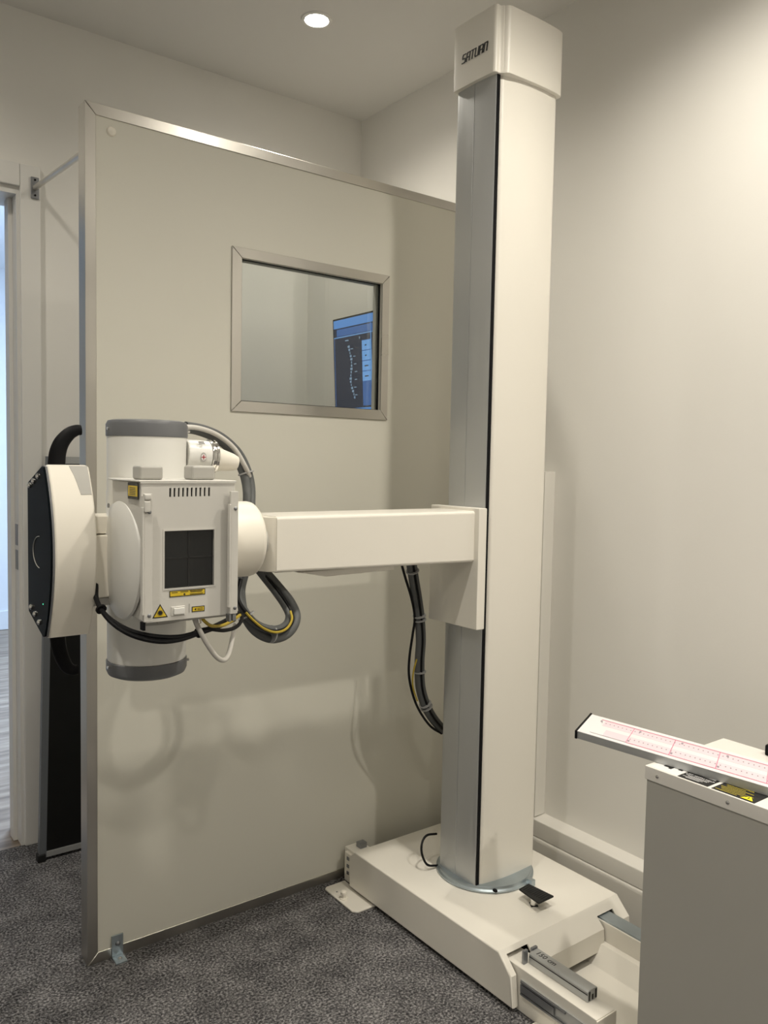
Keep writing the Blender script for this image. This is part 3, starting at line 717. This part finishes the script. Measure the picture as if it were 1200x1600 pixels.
def tie(P, k, r, par, nm='cable_tie', w_=.003):
    sp_ = spline(P, 10); i = int(k*(len(sp_)-2)); d = (sp_[i+1]-sp_[i]).normalized()
    return obj(nm, cyl(r, sp_[i]-d*w_/2, sp_[i]+d*w_/2, 24), M['tie'], par)
Pm = [(a+b)/2 for a, b in zip(Pu, off(Pu,.012,.004,.004))]
tie(Pm, .70, .0170, cb)
lp = [(382,895,1.50),(376,925,1.49),(382,960,1.475),(400,987,1.465),(427,998,1.465),(452,988,1.48),(463,965,1.50),(455,942,1.52),(438,920,1.535),(418,897,1.55),(408,885,1.55)]
Pl = cpath(lp)
lb = obj('loop_cable', sweep(Pl, .0098, 14), M['hose'], xs)
Pin = cpath([(374,900,1.50),(372,930,1.48),(381,953,1.462),(400,975,1.455),(427,984,1.455),(446,977,1.47),(452,962,1.49),(444,944,1.51),(430,924,1.525),(412,901,1.54),(402,888,1.54)])
obj('loop_cable', sweep(Pin, .0085, 14), M['hose'], xs)
Pk = cpath([(376,905,1.48),(372,935,1.462),(388,961,1.446),(410,981,1.442),(430,987,1.444),(449,981,1.456),(457,966,1.476),(450,946,1.50),(432,920,1.52),(409,895,1.54)])
obj('black_loop_cable', sweep(Pk, .0042, 10), M['black_cable'], xs)
Py = cpath([(384,957,1.442),(398,971,1.436),(414,983,1.434),(432,988,1.437),(448,982,1.446),(456,968,1.462),(454,955,1.480)])
obj('earth_cable', sweep(Py, .0026, 8), M['yellow_cable'], xs)
Pc = cpath([(376,930,1.487),(382,957,1.468),(400,981,1.460),(427,991,1.460),(450,982,1.476),(458,962,1.496)])
tie(Pc, .26, .0185, lb); tie(Pc, .60, .0185, lb)
# black pair slung under the head
for k, L in enumerate(([(147,912,1.43),(150,935,1.40),(166,962,1.36),(200,984,1.33),(240,994,1.315),(280,995,1.315),(318,985,1.33),(348,972,1.36),(374,957,1.42)],
                       [(150,914,1.43),(152,940,1.395),(172,970,1.35),(205,992,1.322),(245,1002,1.308),(278,1000,1.310),(310,990,1.325),(344,978,1.36),(366,968,1.40)],
                       [(300,990,1.32),(322,983,1.33),(350,985,1.345),(370,979,1.37),(378,966,1.40),(372,957,1.43)])):
    P3 = cpath(L); o = obj('black_slung_cable', sweep(P3, .0042 if k < 2 else .0036, 10), M['black_cable'], xs)
    if k == 0:
        Pt = [(p+q)/2 for p, q in zip(P3, cpath([(150,914,1.43),(152,940,1.395),(172,970,1.35),(205,992,1.322),(245,1002,1.308),(278,1000,1.310),(310,990,1.325),(344,978,1.36),(366,968,1.40)]))]
        for q in (.2,.75):
            s_ = spline(Pt,10); i = int(q*(len(s_)-2)); d = (s_[i+1]-s_[i]).normalized()
            obj('black_tie', cyl(.0092, s_[i]-d*.002, s_[i]+d*.002, 20), M['black_cable'], o)
obj('yellow_lead', sweep(cpath([(313,962,1.32),(320,971,1.318),(331,978,1.32),(348,977,1.335),(362,970,1.36),(375,961,1.40)]), .0030, 8), M['yellow_cable'], xs)
obj('white_slung_cable', sweep(cpath([(302,955,1.335),(306,972,1.325),(316,993,1.318),(328,1013,1.32),(340,1028,1.325),(351,1031,1.34),(358,1020,1.36),(363,998,1.385),(368,975,1.41)]), .0046, 12), M['white_cable'], xs)
# drop bundle behind the carriage
dp = [(641,872,1.60),(646,905,1.615),(651,935,1.63),(655,965,1.64),(657,1000,1.645),(655,1035,1.65),(656,1070,1.655),(662,1095,1.66),(673,1118,1.665),(690,1138,1.67),(712,1150,1.66)]
Pd = cpath(dp)
db = obj('drop_cable', sweep(off(Pd,-.006), .0082, 12), M['hose'], xs)
obj('drop_cable', sweep(off(Pd,.008,.0), .0085, 12), M['hose'], xs)
obj('black_drop_cable', sweep(cpath([(627,880,1.62),(634,905,1.62),(643,935,1.63),(648,965,1.64),(645,990,1.645),(640,1025,1.65),(639,1055,1.65),(645,1085,1.655),(655,1110,1.66),(672,1134,1.665),(690,1146,1.67)]), .0034, 8), M['black_cable'], xs)
obj('black_drop_cable', sweep(off(Pd,.001,-.008), .0030, 8), M['black_cable'], xs)
obj('earth_drop_cable', sweep(cpath([(651,1030,1.64),(646,1050,1.64),(645,1072,1.642),(652,1095,1.648)]), .0022, 8), M['yellow_cable'], xs)
for q in (.07,.30,.315,.55,.735,.75): tie(off(Pd,.001), q, .0178, db, w_=.0024)
# loose loop at the column foot
obj('foot_cable', sweep([(1.44,1.64,.20),(1.405,1.64,.205),(1.380,1.63,.195),(1.372,1.62,.170),(1.385,1.612,.140),(1.42,1.61,.128)], .0032, 8), M['black_cable'], xs)

# ------------------------------------------------------------------ floor rails, tray, stop bar
rl = thing('floor_rail', 'cream floor rail carrying the silver bar, left of the floor tray', 'floor rail', (1.33,1.4,0), 'floor rails of the stand')
bm = box((1.307,.985,.0),(1.366,1.893,.101),.003)
obj('rail_beam', bm, M['cream'], rl)
obj('side_channel', prism([(1.303,.045),(1.303,.078),(1.3068,.078),(1.3068,.045)],'Y',.99,1.19), M['alu'], rl)
bm = box((1.2990,1.06,.046),(1.3028,1.187,.050)); bx(bm,(1.2990,1.06,.073),(1.3028,1.187,.077)); bx(bm,(1.2990,1.09,.053),(1.3012,1.187,.070))
obj('channel_lips', bm, M['alu_dark'], rl)
obj('end_plate', box((1.305,.982,.002),(1.368,.985,.0995),.0008,1), M['cream2'], rl)
obj('foot_plate', prism([(1.225,1.735),(1.228,1.873),(1.237,1.880),(1.300,1.880),(1.300,1.722),(1.237,1.722)],'Z',.001,.006,.001,1), M['cream'], rl)
f2 = obj('foot_plate', prism([(1.235,1.02),(1.235,1.135),(1.244,1.145),(1.307,1.145),(1.307,1.02)],'Z',.001,.006,.001,1), M['cream'], rl)
b_ = onz(537,1404,.006)
obj('levelling_bolt', lathe([(.011,0),(.011,.003),(.007,.004),(.007,.012),(.009,.013),(.009,.020),(.006,.023),(0,.024)], (b_.x,b_.y,.006), n=20), M['cream2'], rl)
obj('plate_screw', lathe([(.003,0),(.002,.001),(0,.001)], (b_.x+.004,b_.y+.04,.006), n=10), M['alu_dark'], rl)
# rear end bracket with stop
bm = box((1.2955,1.838,.030),(1.3065,1.876,.096),.002)
e_ = obj('end_bracket', bm, M['cream2'], rl)
bm = new()
for zz in (.082,.060,.040): bx(bm,(1.2935,1.852,zz-.005),(1.2955,1.862,zz+.004))
obj('bracket_hardware', bm, M['alu_dark'], e_)
obj('rear_stop', box((1.333,1.850,.101),(1.357,1.872,.117),.002), M['alu_dark'], rl)
r2 = thing('floor_rail', 'cream floor rail with a grey metal top between the tray and the right wall', 'floor rail', (1.64,1.3,0), 'floor rails of the stand')
obj('rail_beam', box((1.617,.93,.0),(1.664,1.79,.096),.003), M['cream'], r2)
obj('rail_top', box((1.620,.93,.0955),(1.662,1.79,.1005),.001), M['galv'], r2)
tray = thing('floor_tray', 'shallow cream floor tray lying between the two rails', 'floor tray', (1.49,1.1,0))
obj('tray_pan', prism([(1.367,.002),(1.367,.012),(1.565,.012),(1.598,.050),(1.616,.050),(1.616,.002)],'Y',.925,1.225,.001,1), M['cream'], tray)
obj('tray_ridge', box((1.372,.94,.0125),(1.385,1.19,.020),.002), M['cream'], tray)
sb_ = thing('stop_bar', 'short silver aluminium channel bar lying along the top of the near rail', 'bar', (1.357,1.1,.101))
sa, se = onz(816,1494,.101), onz(928,1580,.101)
bm = prism([(1.3345,.1015),(1.3345,.1225),(1.3385,.1260),(1.3625,.1260),(1.3655,.1230),(1.3655,.1015)],'Y',1.030,1.196,.0006,1)
obj('bar_profile', bm, M['alu'], sb_)
obj('bar_groove', box((1.3335,1.031,.1165),(1.3346,1.194,.1180)), M['ink'], sb_)
bm = box((1.3370,1.0292,.104),(1.3420,1.0300,.123)); bx(bm,(1.3580,1.0292,.104),(1.3630,1.0300,.123)); bx(bm,(1.3475,1.0292,.104),(1.3525,1.0300,.115))
obj('bar_end_profile', bm, M['ink'], sb_)
obj('bar_marking', text('150 cm', Vector((1.3430,1.186,.1262)), Vector((0,-1,0)), Vector((1,0,0)), .0190, .0002, .1), M['ink'], sb_)
cl = obj('rail_clip', box((1.320,1.197,.101),(1.3335,1.204,.132),.001), M['alu_dark'], sb_)
obj('rail_clip', box((1.346,1.1965,.1012),(1.364,1.203,.130),.001), M['alu_dark'], sb_)

# ------------------------------------------------------------------ grey cabinet at the right edge
kx0, kx1, ky0, ky1, kz = 1.324, 1.60, .34, .908, .65
cabn = thing('grey_cabinet', 'grey steel cabinet with a white top and warning stickers at the right edge', 'cabinet', (1.46,.62,0))
obj('cabinet_body', box((kx0+.003,ky0,0),(kx1-.003,ky1-.003,kz-.022),.002), M['cabinet'], cabn)
lid = obj('cabinet_lid', box((kx0,ky0-.003,kz-.0265),(kx1,ky1,kz),.0018,2), M['lid'], cabn)
for y in (.880,.738,.60):
    obj('lid_screw', lathe([(.0036,0),(.0036,.0012),(.0022,.002),(0,.0021)], (kx0,y,kz-.0135), (-1,0,0), 16), M['chrome'], cabn)
# stickers read from the left side: right = -Y, up = +X
def top_quad(bm, y, x, ly, lx, z=kz): bx(bm,(x,y-ly,z+.00002),(x+lx,y,z+.0004)); return bm
s0 = obj('pictogram_sticker', top_quad(new(), .899,kx0+.003,.058,.052), M['textwhite'], lid)
s1 = obj('safety_sticker', top_quad(new(), .840,kx0+.003,.061,.052), M['ink'], lid)
s2 = obj('warning_sticker', top_quad(new(), .772,kx0+.003,.080,.052), M['ink'], lid)
bm = new()
for y, x, ly, lx in ((.893,.034,.014,.016),(.884,.026,.012,.010),(.872,.022,.006,.016),(.868,.034,.020,.006),(.856,.030,.008,.018)): bx(bm,(kx0+x,y-ly,kz+.0005),(kx0+x+lx,y,kz+.0008))
obj('pictogram', bm, M['ink'], s0)
dU = Vector((0,-1,0)); dV = Vector((1,0,0))
def flat_text(body, y, x, size, m, par, name='sticker_text'):
    bm = text(body, Vector((x,y,kz+.0008)), dU, dV, size, .0001, 0); return obj(name, bm, M[m], par)
flat_text('LIFT WITH HELP', .8375, kx0+.0265, .0078, 'textwhite', s1)
bm = new()
for x, l0, l1 in ((.0225,.006,.052),(.0185,.012,.050),(.014,.004,.044),(.010,.012,.040),(.040,.004,.055),(.046,.006,.050)): bx(bm,(kx0+x,.840-l1,kz+.0005),(kx0+x+.0012,.840-l0,kz+.0008))
obj('sticker_small_print', bm, M['textwhite'], s1)
bm = new()
for r in range(7): bx(bm,(kx0+.0095+r*.0062,.768-.040-(r*7%5)*.006,kz+.0005),(kx0+.0108+r*.0062,.768-(r*5%3)*.004,kz+.0008))
obj('sticker_small_print', bm, M['textyellow'], s2)
bm = new(); prism([(kx0+.007,.720),(kx0+.007,.697),(kx0+.024,.7085)],'Z',kz+.0009,kz+.0012,0,1,bm)
t4 = obj('warning_triangle', bm, mat('bright yellow', (.85,.72,.02), .5), s2)
bm = new(); prism([(kx0+.017,.7095),(kx0+.010,.7085),(kx0+.013,.7070),(kx0+.019,.7080)],'Z',kz+.0013,kz+.0015,0,1,bm)
obj('bolt_symbol', bm, M['ink'], t4)

p = onz(1194,1180,kz)
o = obj('black_clip', box((p.x,p.y-.05,kz),(p.x+.03,p.y,kz+.022),.003), M['black']); o['label'] = 'small black clip on the cabinet top beyond the ruler, at the right edge'; o['category'] = 'clip'

# ------------------------------------------------------------------ ruler bar lying over the cabinet
RZ = .667
Ra, Rb = onz(925,1116,RZ), onz(902,1142,RZ)
Rc, Rd = onz(1200,1192,RZ), onz(1200,1229,RZ)
ux = ((Rd-Rb).normalized()+(Rc-Ra).normalized()).normalized()
rul = thing('measuring_ruler', 'white ruler bar with pink printed scales and silver sides lying over the grey cabinet', 'ruler', (Rb.x,Rb.y,kz))
L = .62
ea, eb = Ra+ux*L, Rb+ux*L
obj('ruler_bar', prism([(p.x,p.y) for p in (Rb,Ra,ea,eb)],'Z',kz+.0008,RZ-.0006,.0012,2), M['alu'], rul)
perp = (Ra-Rb); pl = perp.length; pn = perp.normalized()
obj('scale_strip', prism([(p.x,p.y) for p in (Rb,Ra,ea,eb)],'Z',RZ-.0006,RZ), M['paper'], rul)
e1, e2, e3, e4 = Rb-ux*.005-pn*.003, Ra-ux*.005+pn*.003, Ra+pn*.003, Rb-pn*.003
obj('end_plate', prism([(p.x,p.y) for p in (e1,e2,e3,e4)],'Z',kz+.0005,RZ+.0015,.0008,1), M['black'], rul)
RO = Vector((Rb.x,Rb.y,RZ))
def rl_quad(bm, s0, s1, t0, t1, z=.0003):
    P = [RO+ux*s0+pn*(t0*pl), RO+ux*s1+pn*(t0*pl), RO+ux*s1+pn*(t1*pl), RO+ux*s0+pn*(t1*pl)]
    return prism([(p.x,p.y) for p in P],'Z',RZ+z-.0002,RZ+z,0,1,bm)
bm = new(); rl_quad(bm,.055,L,.14,.42,.0002); rl_quad(bm,.040,L,.58,.84,.0002)
obj('tinted_band', bm, mat('faint pink tint', (.76,.60,.65), .5), rul)
bm = new(); rl_quad(bm,.030,L,.85,.875,.0005); rl_quad(bm,.11,L,.105,.125,.0005)
for k in range(5): rl_quad(bm,.108+k*.092,.1095+k*.092,.11,.86,.0004)
obj('scale_lines', bm, M['pinkline'], rul)
bm = new(); rl_quad(bm,.026,.11,.108,.122,.0005)
for k in range(60): 
    rl_quad(bm,.034+k*.0098,.0362+k*.0098,.70,.735,.0006)
    if k > 7: rl_quad(bm,.034+k*.0098,.0362+k*.0098,.29,.325,.0006)
for k in range(6): rl_quad(bm,.030+k*.092,.0345+k*.092,.74,.81,.0006); rl_quad(bm,.110+k*.092,.1145+k*.092,.18,.25,.0006)
obj('scale_marks', bm, mat('grey ink', (.30,.26,.30), .5), rul)

# ------------------------------------------------------------------ view settings
vs = sc.view_settings
vs.view_transform = 'Standard'; vs.look = 'None'; vs.gamma = 1; vs.use_curve_mapping = False; vs.exposure = 0.05
sc.cycles.max_bounces = 8; sc.cycles.diffuse_bounces = 5; sc.cycles.use_denoising = True
